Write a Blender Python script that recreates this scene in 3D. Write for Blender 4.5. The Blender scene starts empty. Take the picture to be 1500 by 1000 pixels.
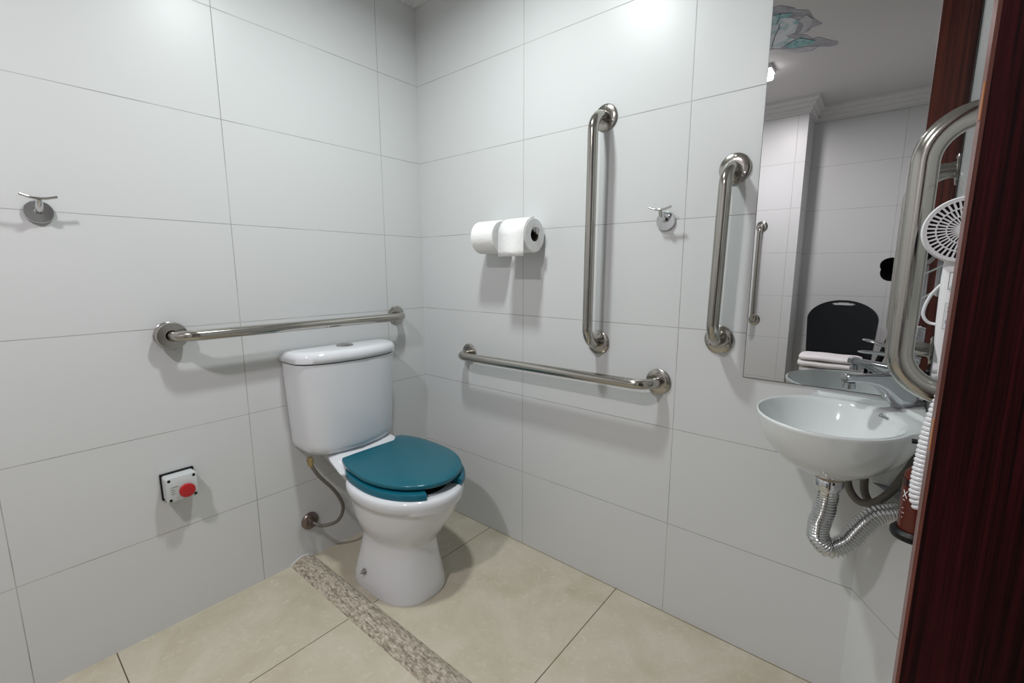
import bpy, bmesh, math, random
from mathutils import Vector, Matrix
random.seed(7)
SC = bpy.context.scene
COL = SC.collection
PI = math.pi

# ------------------------------------------------------------------ materials
def new_mat(name):
    m = bpy.data.materials.new(name); m.use_nodes = True
    nt = m.node_tree
    return m, nt, nt.nodes['Principled BSDF']

def simple(name, col, rough=.4, metal=0., spec=.5, coat=0., emis=None, es=0., trans=0., bump=0., bscale=60.):
    m, nt, b = new_mat(name)
    b.inputs['Base Color'].default_value = (*col, 1)
    b.inputs['Roughness'].default_value = rough
    b.inputs['Metallic'].default_value = metal
    b.inputs['Specular IOR Level'].default_value = spec
    b.inputs['Coat Weight'].default_value = coat
    b.inputs['Transmission Weight'].default_value = trans
    if emis:
        b.inputs['Emission Color'].default_value = (*emis, 1)
        b.inputs['Emission Strength'].default_value = es
    # a faint tonal variation so that no surface is perfectly flat
    tc = nt.nodes.new('ShaderNodeTexCoord'); n = nt.nodes.new('ShaderNodeTexNoise')
    n.inputs['Scale'].default_value = bscale
    nt.links.new(tc.outputs['Object'], n.inputs['Vector'])
    if bump > 0:
        bp = nt.nodes.new('ShaderNodeBump'); bp.inputs['Strength'].default_value = bump
        bp.inputs['Distance'].default_value = .002
        nt.links.new(n.outputs['Fac'], bp.inputs['Height'])
        nt.links.new(bp.outputs['Normal'], b.inputs['Normal'])
    else:
        mr = nt.nodes.new('ShaderNodeMapRange')
        mr.inputs['To Min'].default_value = max(0, rough - .03); mr.inputs['To Max'].default_value = min(1, rough + .03)
        nt.links.new(n.outputs['Fac'], mr.inputs['Value'])
        if rough > .04: nt.links.new(mr.outputs['Result'], b.inputs['Roughness'])
    return m

def math_node(nt, op, a, b=None, c=None):
    n = nt.nodes.new('ShaderNodeMath'); n.operation = op
    for i, v in enumerate((a, b, c)):
        if v is None: continue
        if isinstance(v, (int, float)): n.inputs[i].default_value = v
        else: nt.links.new(v, n.inputs[i])
    return n.outputs[0]

def joints(nt, co, origin, step, w):
    """1 in the joint between tiles, 0 on the tile"""
    f = math_node(nt, 'SUBTRACT', co, origin)
    f = math_node(nt, 'DIVIDE', f, step)
    f = math_node(nt, 'FRACT', f)
    f = math_node(nt, 'SUBTRACT', f, .5)
    f = math_node(nt, 'ABSOLUTE', f)
    f = math_node(nt, 'SUBTRACT', .5, f)
    f = math_node(nt, 'MULTIPLY', f, step)
    return math_node(nt, 'LESS_THAN', f, w / 2)

def tile_mat(name, axu, u0, su, v0, sv, base, grout, gw=.0021, rough=.36, floor=False):
    m, nt, b = new_mat(name)
    geo = nt.nodes.new('ShaderNodeNewGeometry'); sp = nt.nodes.new('ShaderNodeSeparateXYZ')
    nt.links.new(geo.outputs['Position'], sp.inputs[0])
    U = sp.outputs['XYZ'.index(axu)]; V = sp.outputs[1 if floor else 2]
    ju = joints(nt, U, u0, su, gw); jv = joints(nt, V, v0, sv, gw)
    j = math_node(nt, 'MAXIMUM', ju, jv)
    n1 = nt.nodes.new('ShaderNodeTexNoise'); n1.inputs['Scale'].default_value = 5 if floor else 2.
    n1.inputs['Detail'].default_value = 20; n1.inputs['Roughness'].default_value = .65
    nt.links.new(geo.outputs['Position'], n1.inputs['Vector'])
    r = nt.nodes.new('ShaderNodeValToRGB')
    if floor:
        n1.inputs['Distortion'].default_value = .6
        e = r.color_ramp.elements
        e[0].position = .32; e[0].color = (base[0]*.86, base[1]*.84, base[2]*.78, 1)
        e[1].position = .68; e[1].color = (base[0]*1.08, base[1]*1.09, base[2]*1.12, 1)
    else:
        e = r.color_ramp.elements
        e[0].color = (base[0]*.985, base[1]*.985, base[2]*.985, 1); e[1].color = (*base, 1)
    nt.links.new(n1.outputs['Fac'], r.inputs['Fac'])
    col = r.outputs['Color']
    if floor:   # fine light veins
        n2 = nt.nodes.new('ShaderNodeTexNoise'); n2.inputs['Scale'].default_value = 38; n2.inputs['Detail'].default_value = 6
        n2.inputs['Distortion'].default_value = 1.4
        nt.links.new(geo.outputs['Position'], n2.inputs['Vector'])
        r2 = nt.nodes.new('ShaderNodeValToRGB'); e = r2.color_ramp.elements
        e[0].position = .56; e[0].color = (0, 0, 0, 1); e[1].position = .74; e[1].color = (1, 1, 1, 1)
        nt.links.new(n2.outputs['Fac'], r2.inputs['Fac'])
        mx0 = nt.nodes.new('ShaderNodeMix'); mx0.data_type = 'RGBA'
        mf = math_node(nt, 'MULTIPLY', r2.outputs['Color'], .35)
        nt.links.new(mf, mx0.inputs['Factor']); nt.links.new(col, mx0.inputs['A'])
        mx0.inputs['B'].default_value = (min(1, base[0]*1.35), min(1, base[1]*1.38), min(1, base[2]*1.45), 1)
        col = mx0.outputs['Result']
    # grout wear: joint colour varies along its length
    n3 = nt.nodes.new('ShaderNodeTexNoise'); n3.inputs['Scale'].default_value = 7
    nt.links.new(geo.outputs['Position'], n3.inputs['Vector'])
    r3 = nt.nodes.new('ShaderNodeValToRGB'); e = r3.color_ramp.elements
    e[0].position = .38; e[0].color = (*[c*.8 for c in grout], 1)
    e[1].position = .66; e[1].color = (*[min(1, c*1.25) for c in grout], 1)
    nt.links.new(n3.outputs['Fac'], r3.inputs['Fac'])
    mx = nt.nodes.new('ShaderNodeMix'); mx.data_type = 'RGBA'
    nt.links.new(j, mx.inputs['Factor']); nt.links.new(col, mx.inputs['A']); nt.links.new(r3.outputs['Color'], mx.inputs['B'])
    nt.links.new(mx.outputs['Result'], b.inputs['Base Color'])
    b.inputs['Specular IOR Level'].default_value = .5 if rough < .1 else .36
    rg = math_node(nt, 'MULTIPLY_ADD', j, .5, rough)
    nt.links.new(rg, b.inputs['Roughness'])
    bp = nt.nodes.new('ShaderNodeBump'); bp.inputs['Strength'].default_value = .25; bp.inputs['Distance'].default_value = .001
    bp.invert = True
    nt.links.new(j, bp.inputs['Height']); nt.links.new(bp.outputs['Normal'], b.inputs['Normal'])
    return m

def wood_mat(name, dark, light, rough=.35, scale=(60, 60, 1.2), spec=.5):
    m, nt, b = new_mat(name)
    tc = nt.nodes.new('ShaderNodeNewGeometry'); mp = nt.nodes.new('ShaderNodeMapping')
    mp.inputs['Scale'].default_value = scale
    nt.links.new(tc.outputs['Position'], mp.inputs['Vector'])
    n = nt.nodes.new('ShaderNodeTexNoise'); n.inputs['Scale'].default_value = 1.; n.inputs['Detail'].default_value = 6
    n.inputs['Roughness'].default_value = .6; n.inputs['Distortion'].default_value = .4
    nt.links.new(mp.outputs['Vector'], n.inputs['Vector'])
    mp2 = nt.nodes.new('ShaderNodeMapping'); mp2.inputs['Scale'].default_value = (scale[0]*5, scale[1]*5, scale[2]*6)
    nt.links.new(tc.outputs['Position'], mp2.inputs['Vector'])
    n2 = nt.nodes.new('ShaderNodeTexNoise'); n2.inputs['Scale'].default_value = 1.; n2.inputs['Detail'].default_value = 3
    nt.links.new(mp2.outputs['Vector'], n2.inputs['Vector'])
    f = math_node(nt, 'MULTIPLY_ADD', n2.outputs['Fac'], .35, n.outputs['Fac'])
    f = math_node(nt, 'SUBTRACT', f, .17)
    r = nt.nodes.new('ShaderNodeValToRGB'); e = r.color_ramp.elements
    e[0].position = .36; e[0].color = (*dark, 1); e[1].position = .66; e[1].color = (*light, 1)
    nt.links.new(f, r.inputs['Fac']); nt.links.new(r.outputs['Color'], b.inputs['Base Color'])
    b.inputs['Roughness'].default_value = rough; b.inputs['Specular IOR Level'].default_value = spec
    return m

def steel_mat(name, col=(.44, .42, .385), rough=.15):
    m, nt, b = new_mat(name)
    b.inputs['Metallic'].default_value = 1; b.inputs['Base Color'].default_value = (*col, 1)
    tc = nt.nodes.new('ShaderNodeTexCoord'); n = nt.nodes.new('ShaderNodeTexNoise')
    n.inputs['Scale'].default_value = 35; n.inputs['Detail'].default_value = 5
    nt.links.new(tc.outputs['Object'], n.inputs['Vector'])
    mr = nt.nodes.new('ShaderNodeMapRange'); mr.inputs['To Min'].default_value = rough - .05; mr.inputs['To Max'].default_value = rough + .05
    nt.links.new(n.outputs['Fac'], mr.inputs['Value']); nt.links.new(mr.outputs['Result'], b.inputs['Roughness'])
    return m

WALL = (.61, .62, .625)
GROUT = (.35, .345, .335)
M = dict(
    tileL=tile_mat('white_tile_left', 'Y', -.2, .5854, .315, .32, WALL, GROUT),
    tileR=tile_mat('white_tile_right', 'X', .591, .5988, .315, .32, WALL, GROUT),
    tileB=tile_mat('white_tile_back', 'X', 1.663, .6, .295, .32, WALL, GROUT),
    tileS=tile_mat('white_tile_side', 'Y', -.45, .6, .315, .32, WALL, GROUT, rough=.03),
    tileC=tile_mat('white_tile_casing', 'X', 3.0, 9.0, .315, .32, WALL, GROUT),
    floor=tile_mat('beige_floor_tile', 'X', .412, .61, -1.204, .6, (.505, .46, .37), (.10, .075, .05), gw=.0028, rough=.42, floor=True),
    plaster=simple('white_plaster', (.62, .61, .61), .6),
    cornice=simple('white_cornice', (.66, .66, .66), .5),
    steel=steel_mat('stainless_steel'),
    chrome=simple('chrome', (.66, .67, .68), .06, 1.),
    fchrome=simple('faucet_chrome', (.53, .55, .57), .06, 1.),
    dchrome=simple('dull_chrome', (.42, .41, .40), .25, 1.),
    porcelain=simple('white_porcelain', (.67, .685, .72), .07, coat=.3),
    basin=simple('white_basin_porcelain', (.68, .71, .71), .06, coat=.3),
    teal=simple('teal_plastic', (.006, .105, .155), .2),
    teal2=simple('teal_plastic_lid', (.006, .11, .155), .18),
    gap=simple('dark_gap', (.01, .01, .012), .6),
    mirror=simple('mirror_silver', (.735, .735, .74), .0, 1.),
    medge=simple('mirror_edge', (.05, .06, .06), .3),
    wood=wood_mat('mahogany_painted_shade', (.005, .0006, .001), (.046, .0045, .0062), .5, (230, 230, 2.2), spec=.15),  # door wood darkened for its outer side: the shade is in the colour
    wood_lit=wood_mat('mahogany_painted_light', (.05, .010, .006), (.16, .032, .018), .32, (90, 90, 1.5)),  # same door wood, redder and lighter: lamplight on the inner side painted in
    lip=wood_mat('red_brown_lipping', (.10, .030, .022), (.19, .062, .045), .35, (90, 90, 1.5)),
    plug=simple('pale_wood_plug', (.42, .16, .04), .5),
    paper=simple('toilet_paper', (.86, .86, .86), .9, spec=.1, bump=.5, bscale=90),
    card=simple('cardboard_core', (.10, .085, .06), .9),
    wplastic=simple('white_plastic', (.66, .66, .68), .35),
    gplastic=simple('pale_grey_plastic', (.52, .55, .55), .45),
    dgrey=simple('grey_print', (.16, .17, .18), .5),
    black=simple('black_plastic', (.005, .005, .006), .38, spec=.3),
    bvinyl=simple('black_vinyl', (.006, .007, .009), .33, spec=.3, bump=.1, bscale=250),
    rubber=simple('black_rubber', (.012, .012, .012), .6),
    red=simple('red_plastic', (.42, .012, .018), .35),
    amber=simple('amber_plastic', (.075, .009, .004), .15),
    amber2=simple('dark_red_liquid', (.02, .003, .003), .2),
    white=simple('white_print', (.75, .75, .75), .6),
    ink=simple('black_print', (.02, .02, .02), .6),
    braid=simple('braided_steel', (.23, .21, .19), .4, 1., bump=1., bscale=700),
    foil=simple('metallic_flex_pipe', (.62, .63, .63), .14, 1.),
    brass=simple('aged_brass', (.42, .33, .18), .35, 1.),
    gasket=simple('beige_gasket', (.42, .34, .25), .7),
    bronze=simple('tarnished_escutcheon', (.25, .20, .18), .3, 1.),
    towel=simple('white_terry', (.86, .83, .84), .95, spec=.05, bump=1., bscale=420),
    frosted=simple('decal_grey', (.36, .36, .40), .7),
    dwhite=simple('decal_white', (.66, .68, .72), .7),
    dteal=simple('decal_teal', (.20, .42, .44), .7),
    dline=simple('decal_line', (.05, .06, .08), .7),
    glassfront=simple('lens_glass', (.01, .012, .02), .02, coat=1.),
    lampA=simple('lamp_cool', (.9, .9, .9), .5, emis=(.93, 1., .965), es=1.),
    lampB=simple('lamp_warm', (.9, .9, .9), .5, emis=(1., .955, .99), es=1.),
)
# speckled pebble strip
def pebble():
    m, nt, b = new_mat('pebble_aggregate')
    geo = nt.nodes.new('ShaderNodeNewGeometry'); v = nt.nodes.new('ShaderNodeTexVoronoi')
    mp = nt.nodes.new('ShaderNodeMapping'); mp.inputs['Scale'].default_value = (70, 230, 95)
    mp.inputs['Rotation'].default_value = (0, 0, .5)
    nt.links.new(geo.outputs['Position'], mp.inputs['Vector'])
    nt.links.new(mp.outputs['Vector'], v.inputs['Vector']); v.inputs['Scale'].default_value = 1
    n = nt.nodes.new('ShaderNodeTexNoise'); n.inputs['Scale'].default_value = 90; n.inputs['Detail'].default_value = 4
    nt.links.new(geo.outputs['Position'], n.inputs['Vector'])
    s = nt.nodes.new('ShaderNodeSeparateColor'); nt.links.new(v.outputs['Color'], s.inputs[0])
    r = nt.nodes.new('ShaderNodeValToRGB'); e = r.color_ramp.elements
    e[0].position = .0; e[0].color = (.085, .065, .05, 1); e[1].position = 1.; e[1].color = (.62, .56, .47, 1)
    k = e.new(.5); k.color = (.36, .31, .245, 1)
    f = math_node(nt, 'MULTIPLY_ADD', n.outputs['Fac'], .7, math_node(nt, 'MULTIPLY', s.outputs[0], .55))
    f = math_node(nt, 'SUBTRACT', f, .1)
    nt.links.new(f, r.inputs['Fac']); nt.links.new(r.outputs['Color'], b.inputs['Base Color'])
    b.inputs['Roughness'].default_value = .8
    bp = nt.nodes.new('ShaderNodeBump'); bp.inputs['Strength'].default_value = 1.; bp.inputs['Distance'].default_value = .003
    bp.invert = True
    nt.links.new(v.outputs['Distance'], bp.inputs['Height']); nt.links.new(bp.outputs['Normal'], b.inputs['Normal'])
    return m
M['pebble'] = pebble()
def mottled(name, a, b_, c, scale):
    m, nt, b = new_mat(name)
    geo = nt.nodes.new('ShaderNodeNewGeometry'); n = nt.nodes.new('ShaderNodeTexNoise'); n.inputs['Scale'].default_value = scale
    n.inputs['Detail'].default_value = 6; n.inputs['Distortion'].default_value = 1.2
    nt.links.new(geo.outputs['Position'], n.inputs['Vector'])
    r = nt.nodes.new('ShaderNodeValToRGB'); e = r.color_ramp.elements
    e[0].position = .36; e[0].color = (*a, 1); e[1].position = .68; e[1].color = (*c, 1); k = e.new(.5); k.color = (*b_, 1)
    nt.links.new(n.outputs['Fac'], r.inputs['Fac']); nt.links.new(r.outputs['Color'], b.inputs['Base Color'])
    b.inputs['Roughness'].default_value = .6
    return m
M['dwhite'] = mottled('decal_ice', (.26, .47, .50), (.58, .63, .67), (.74, .76, .79), 14)
M['frosted'] = mottled('decal_paper_grey', (.27, .27, .31), (.36, .36, .40), (.46, .46, .50), 11)
M['dpale'] = mottled('decal_paper_pale', (.42, .42, .46), (.52, .52, .56), (.60, .60, .64), 16)
M['dteal'] = mottled('decal_teal', (.13, .33, .35), (.22, .45, .46), (.40, .58, .58), 22)

# ------------------------------------------------------------------ helpers
def tag(o, label=None, cat=None, group=None, kind=None):
    if label: o['label'] = label
    if cat: o['category'] = cat
    if group: o['group'] = group
    if kind: o['kind'] = kind
    return o

def empty(name, loc, label, cat, group=None):
    o = bpy.data.objects.new(name, None); o.empty_display_size = .05
    COL.objects.link(o); o.location = loc
    return tag(o, label, cat, group)

def build(name, bm, mat, parent=None, smooth=True, bevel=0., seg=2, angle=40):
    """bm is in world coordinates; the object sits at its parent's origin"""
    bmesh.ops.recalc_face_normals(bm, faces=bm.faces[:])
    me = bpy.data.meshes.new(name)
    o = bpy.data.objects.new(name, me); COL.objects.link(o)
    if parent is not None:
        off = Vector((0, 0, 0)); p = parent
        while p is not None:
            off += p.location; p = p.parent
        bmesh.ops.translate(bm, verts=bm.verts[:], vec=-off)
        o.parent = parent
    bm.to_mesh(me); bm.free()
    me.materials.append(mat)
    if smooth:
        for p in me.polygons: p.use_smooth = True
        me.set_sharp_from_angle(angle=math.radians(angle))
    if bevel > 0:
        md = o.modifiers.new('bevel', 'BEVEL'); md.width = bevel; md.segments = seg; md.limit_method = 'ANGLE'
        md.angle_limit = math.radians(35); md.harden_normals = True
    return o

def box(bm, a, b, rot=None, c=None):
    vs = [bm.verts.new((x, y, z)) for x in (a[0], b[0]) for y in (a[1], b[1]) for z in (a[2], b[2])]
    for f in ((0,1,3,2), (4,6,7,5), (0,4,5,1), (2,3,7,6), (0,2,6,4), (1,5,7,3)):
        bm.faces.new([vs[i] for i in f])
    if rot is not None: bmesh.ops.rotate(bm, verts=vs, cent=c, matrix=rot)
    return vs

def frame(axis):
    a = Vector(axis).normalized()
    t = Vector((0, 0, 1)) if abs(a.z) < .9 else Vector((1, 0, 0))
    u = a.cross(t).normalized(); v = a.cross(u).normalized()
    return a, u, v

def loft(bm, rings, cap0=True, cap1=True, closed=True):
    R = [[bm.verts.new(p) for p in r] for r in rings]
    n = len(R[0])
    for i in range(len(R) - 1):
        for j in range(n if closed else n - 1):
            k = (j + 1) % n
            bm.faces.new((R[i][j], R[i][k], R[i+1][k], R[i+1][j]))
    if cap0: bm.faces.new(R[0][::-1])
    if cap1: bm.faces.new(R[-1])
    return R

def lathe(bm, base, axis, prof, n=32, cap0=True, cap1=True):
    """prof: list of (distance along axis, radius)"""
    a, u, v = frame(axis); base = Vector(base)
    rings = [[base + a*d + (u*math.cos(2*PI*k/n) + v*math.sin(2*PI*k/n))*r for k in range(n)] for d, r in prof]
    return loft(bm, rings, cap0, cap1)

def fillet(pts, r, n=8):
    P = [Vector(p) for p in pts]; out = [P[0]]
    for i in range(1, len(P) - 1):
        a = (P[i-1] - P[i]); b = (P[i+1] - P[i]); la, lb = a.length, b.length
        a.normalize(); b.normalize()
        ang = a.angle(b); d = min(r / math.tan(ang/2), la*(.95 if i == 1 else .49), lb*(.95 if i == len(P)-2 else .49)); rr = d * math.tan(ang/2)
        c = P[i] + (a + b).normalized() * (rr / math.sin(ang/2))
        s = P[i] + a*d - c; e = P[i] + b*d - c
        tot = s.angle(e)
        for k in range(n + 1):
            t = k / n
            out.append(c + (s*math.sin((1-t)*tot) + e*math.sin(t*tot)) / math.sin(tot))
    out.append(P[-1]); return out

def spline(pts, n=10):
    P = [Vector(p) for p in pts]; P = [P[0]*2 - P[1]] + P + [P[-1]*2 - P[-2]]
    out = []
    for i in range(1, len(P) - 2):
        p0, p1, p2, p3 = P[i-1:i+3]
        for k in range(n):
            t = k / n
            out.append(.5*((2*p1) + (p2-p0)*t + (2*p0-5*p1+4*p2-p3)*t*t + (3*p1-p0-3*p2+p3)*t**3))
    out.append(P[-2]); return out

def sweep(bm, path, rad, n=16, cap=True):
    path = [Vector(p) for p in path]; m = len(path)
    T = []
    for i in range(m):
        t = path[min(i+1, m-1)] - path[max(i-1, 0)]
        T.append(t.normalized())
    _, u, _ = frame(T[0])
    rings = []
    for i in range(m):
        u = (u - T[i]*u.dot(T[i])).normalized(); v = T[i].cross(u)
        r = rad(i/(m-1)) if callable(rad) else rad
        rings.append([path[i] + (u*math.cos(2*PI*k/n) + v*math.sin(2*PI*k/n))*r for k in range(n)])
    return loft(bm, rings, cap, cap)

def resample(path, step):
    out = [path[0].copy()]; acc = 0
    for i in range(1, len(path)):
        a, b = path[i-1], path[i]; L = (b-a).length
        while acc + L >= step and L > 1e-9:
            t = (step - acc)/L; a = a + (b-a)*t; out.append(a.copy()); L = (b-a).length; acc = 0
        acc += L
    return out

def prism(bm, poly, h0, h1, ax='z'):
    """extrude a 2-D polygon; ax = axis of extrusion"""
    def P(p, h):
        return {'z': (p[0], p[1], h), 'y': (p[0], h, p[1]), 'x': (h, p[0], p[1])}[ax]
    return loft(bm, [[P(p, h0) for p in poly], [P(p, h1) for p in poly]])

def B(): return bmesh.new()

# ------------------------------------------------------------------ room shell
XS = 1.758          # side wall at the mirror; it runs outward a little
def xs(y): return XS + .064*abs(y)
YC, YB = -2.585, -2.885   # column front, recessed back wall
XC = 1.125
H = 2.32
XO = 2.75           # far side of the corridor outside the doorway
YD0, YD1 = -.74, -1.75    # doorway
bm = B(); box(bm, (-.1, -2.985, -.1), (XO+.1, .1, 0)); tag(build('floor', bm, M['floor'], smooth=False), kind='structure')
bm = B(); box(bm, (-.1, -2.985, H), (XO+.1, .1, H+.1)); tag(build('ceiling', bm, M['plaster'], smooth=False), kind='structure')
bm = B(); box(bm, (-.1, -2.985, 0), (0, .1, H)); tag(build('wall_left', bm, M['tileL'], smooth=False), kind='structure')
bm = B(); box(bm, (0, 0, 0), (XO+.1, .1, H)); tag(build('wall_right', bm, M['tileR'], smooth=False), kind='structure')
bm = B(); prism(bm, [(0, YC), (XC, YC), (XC, YB), (XO+.1, YB), (XO+.1, -2.985), (0, -2.985)], 0, H)
tag(build('wall_back', bm, M['tileB'], smooth=False), kind='structure')
bm = B()
def slab(y0, y1, z0, z1): prism(bm, [(xs(y0), y0), (xs(y0)+.13, y0), (xs(y1)+.13, y1), (xs(y1), y1)], z0, z1)
slab(0, -.736, 0, H); slab(YD1, YB, 0, H); slab(-.736, YD1, 2.1, H)
tag(build('wall_side', bm, M['tileS'], smooth=False), kind='structure')
bm = B(); box(bm, (XO, YB, 0), (XO+.1, 0, H)); tag(build('wall_corridor', bm, M['plaster'], smooth=False), kind='structure')
# slanted tiled pipe casing under the basin
bm = B(); prism(bm, [(1.671, 0), (XS, 0), (1.767, -.143)], 0, .619)
tag(build('wall_corner', bm, M['tileC'], smooth=False), kind='structure')
# cornice, stepped profile, one mitred run round the room
prof = [(0, 0), (.012, 0), (.012, .018), (.022, .026), (.022, .040), (.040, .055), (.040, .068), (.060, .082), (.060, .0998), (0, .0998)]
corners = [(0, YC, 1, 1), (0, 0, 1, -1), (XS, 0, -1, -1), (xs(YB), YB, -1, 1), (XC, YB, 1, 1), (XC, YC, 1, 1)]
bm = B(); rr_ = [[(x + sx*d, y + sy*d, H-.10+z) for d, z in prof] for x, y, sx, sy in corners]
loft(bm, rr_ + [rr_[0]], False, False); bmesh.ops.remove_doubles(bm, verts=bm.verts[:], dist=1e-5)
tag(build('trim_1', bm, M['cornice'], smooth=False), kind='structure')

# door: leaf standing in the doorway, its edge toward the basin; shaded and lit sides are coloured in
door = empty('door_1', (1.80, -.757, 0), 'dark mahogany door leaf at the right, its red-brown edge toward the basin', 'door'); door['kind'] = 'structure'
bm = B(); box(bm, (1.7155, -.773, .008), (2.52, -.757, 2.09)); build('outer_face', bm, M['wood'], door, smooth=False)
bm = B(); box(bm, (1.7155, -.7569, .008), (2.52, -.741, 2.09)); build('inner_face', bm, M['wood_lit'], door, smooth=False)
bm = B(); box(bm, (1.7125, -.773, .008), (1.7154, -.741, 2.09)); build('edge_lipping', bm, M['lip'], door, smooth=False)
for z in (1.275, .965):
    bm = B(); box(bm, (1.7119, -.771, z-.016), (1.7126, -.763, z+.016)); build('worn_spot', bm, M['plug'], door, smooth=False)

# ------------------------------------------------------------------ mirror
mr = empty('mirror', (1.57, 0, .833), 'tall frameless mirror on the tiled wall above the basin', 'mirror')
bm = B(); box(bm, (1.3775, -.004, .8315), (1.7575, -.0003, 1.95)); build('mirror_backing', bm, M['medge'], mr, smooth=False)
bm = B(); box(bm, (1.379, -.0052, .833), (1.7565, -.0041, 1.9485)); build('mirror_glass', bm, M['mirror'], mr, smooth=False)

# ------------------------------------------------------------------ grab bars
GB = 'stainless steel grab bars'
def grab_bar(a, b, n, label, off=.075, cover=None, bend=.058, rad=.0162):
    a, b, n = Vector(a), Vector(b), Vector(n)
    t = empty('grab_bar', a, label, 'grab bar', GB)
    bm = B(); sweep(bm, fillet([a + n*.004, a + n*off, b + n*off, b + n*.004], bend, 12), rad, 28)
    build('rail', bm, M['steel'], t)
    for p in (a, b):
        bm = B(); lathe(bm, p, n, [(.0003, .040), (.0045, .040), (.0065, .0375), (.0072, rad+.004), (.0072, rad)], 40)
        f = build('flange', bm, M['steel'], t)
        _, u, v = frame(n)
        for k in range(3):
            bm = B(); q = p + (u*math.cos(k*2.094+.5) + v*math.sin(k*2.094+.5))*.030
            lathe(bm, q + n*.0068, n, [(0, .0045), (.0018, .004), (.0022, .002)], 10)
            build('screw', bm, M['dchrome'], f)
    if cover is not None:
        p = a if cover == 0 else b
        bm = B(); lathe(bm, p + n*.024, n, [(0, .0405), (.010, .0405), (.013, .038), (.0135, .0175), (.002, .0175)], 40, cap0=False)
        build('cover_ring', bm, M['steel'], t)
    return t
grab_bar((0, -.984, .934), (0, -.159, .932), (1, 0, 0), 'long horizontal steel grab bar on left wall above the toilet tank', .08, cover=0)
grab_bar((.298, 0, .774), (1.137, 0, .780), (0, -1, 0), 'long horizontal steel grab bar below the toilet paper, beside the toilet', .08)
grab_bar((.924, 0, 1.605), (.921, 0, .883), (0, -1, 0), 'tall vertical steel grab bar right of the toilet paper rolls', .08)
grab_bar((1.317, 0, 1.397), (1.308, 0, .931), (0, -1, 0), 'short vertical steel grab bar next to the left edge of the mirror', .08)
grab_bar((xs(-.285), -.285, 1.379), (xs(-.285), -.285, .912), (-.998, -.0639, 0), 'vertical looped steel grab bar beside the hair dryer, in front of the mirror', .084, bend=.072, rad=.0205)
grab_bar((.885, YC, 1.455), (.885, YC, .745), (0, 1, 0), 'vertical steel grab bar on the far wall, seen only in the mirror', .075)

# ------------------------------------------------------------------ robe hooks
def robe_hook(p, n, side, label):
    p, n, s = Vector(p), Vector(n), Vector(side); up = Vector((0, 0, 1))
    t = empty('robe_hook', p, label, 'robe hook', 'chrome robe hooks')
    bm = B(); lathe(bm, p, n, [(-.001, .0285), (.006, .0285), (.0085, .027), (.009, .0)], 40, cap1=False)
    build('base_plate', bm, M['chrome'], t)
    bm = B(); sweep(bm, spline([p + n*.006 + up*.004, p + n*.025 + up*.006, p + n*.042 + up*.016, p + n*.050 + up*.027]), lambda q: .0095 - .004*q, 16)
    build('arm', bm, M['chrome'], t)
    bm = B()
    pts = spline([p + n*.052 + up*(.036) - s*.033, p + n*.050 + up*.030 - s*.015, p + n*.049 + up*.0285, p + n*.050 + up*.030 + s*.015, p + n*.052 + up*.035 + s*.033], 8)
    sweep(bm, pts, .0034, 12)
    build('hook_bar', bm, M['chrome'], t)
robe_hook((0, -1.221, 1.272), (1, 0, 0), (0, 1, 0), 'chrome robe hook on the left wall, far left of the toilet')
robe_hook((1.135, 0, 1.272), (0, -1, 0), (1, 0, 0), 'chrome robe hook between the two vertical grab bars')

# ------------------------------------------------------------------ toilet
TY = -.437
toil = empty('toilet', (.35, TY, 0), 'white porcelain toilet with closed teal seat lid', 'toilet')
N = 48
def egg(xb, xf, hw, z, cx=None, p=2.0, y=TY+.006, squash=2.0):
    """plan outline: xb back, xf front, hw half width; cx where it is widest"""
    if cx is None: cx = xb + (xf-xb)*.45
    out = []
    for k in range(N):
        a = 2*PI*k/N; c, s = math.cos(a), math.sin(a)
        e = p if c > 0 else squash
        x = cx + math.copysign(abs(c)**(2/e), c)*((xf-cx) if c > 0 else (cx-xb))
        out.append((x, y + math.copysign(abs(s)**(2/e), s)*hw, z))
    return out
bm = B()
YF = TY - .015      # the foot
rings = [egg(.212, .548, .126, 0, .37, 2.5, y=YF, squash=4.2), egg(.212, .551, .128, .010, .37, 2.5, y=YF, squash=4.2), egg(.216, .546, .124, .04, .37, 2.5, y=YF, squash=4.0),
         egg(.225, .536, .115, .10, .375, 2.4, y=YF, squash=3.4), egg(.230, .526, .108, .15, .375, 2.3, y=YF+.002, squash=3.0), egg(.230, .524, .107, .185, .38, 2.2, y=YF+.004, squash=2.8), egg(.226, .532, .114, .205, .38, 2.1, y=YF+.006, squash=2.6),
         egg(.212, .560, .137, .24, .385, 2.05, y=YF+.010, squash=2.5), egg(.20, .588, .157, .285, .39, 2.05, y=YF+.013, squash=2.4), egg(.19, .606, .170, .325, .39, 2.0, squash=2.4),
         egg(.187, .613, .174, .346, .39, 2.0, squash=2.4), egg(.185, .6145, .1755, .350, .39, 2.0, squash=2.4), egg(.184, .622, .182, .3525, .39, 2.0, squash=2.4), egg(.183, .626, .186, .375, .39, 2.0, squash=2.4),
         egg(.183, .626, .186, .388, .39, 2.0, squash=2.4), egg(.188, .621, .181, .397, .39, 2.0, squash=2.4), egg(.20, .610, .170, .399, .39, 2.0, squash=2.4),
         egg(.245, .572, .130, .397, .39, 2.0), egg(.25, .566, .125, .385, .39, 2.0), egg(.26, .555, .118, .33, .39, 2.0), egg(.30, .50, .08, .25, .39, 2.0), egg(.34, .44, .04, .21, .39, 2.0)]
loft(bm, rings)
bowl = build('bowl', bm, M['porcelain'], toil, angle=60)
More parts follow.
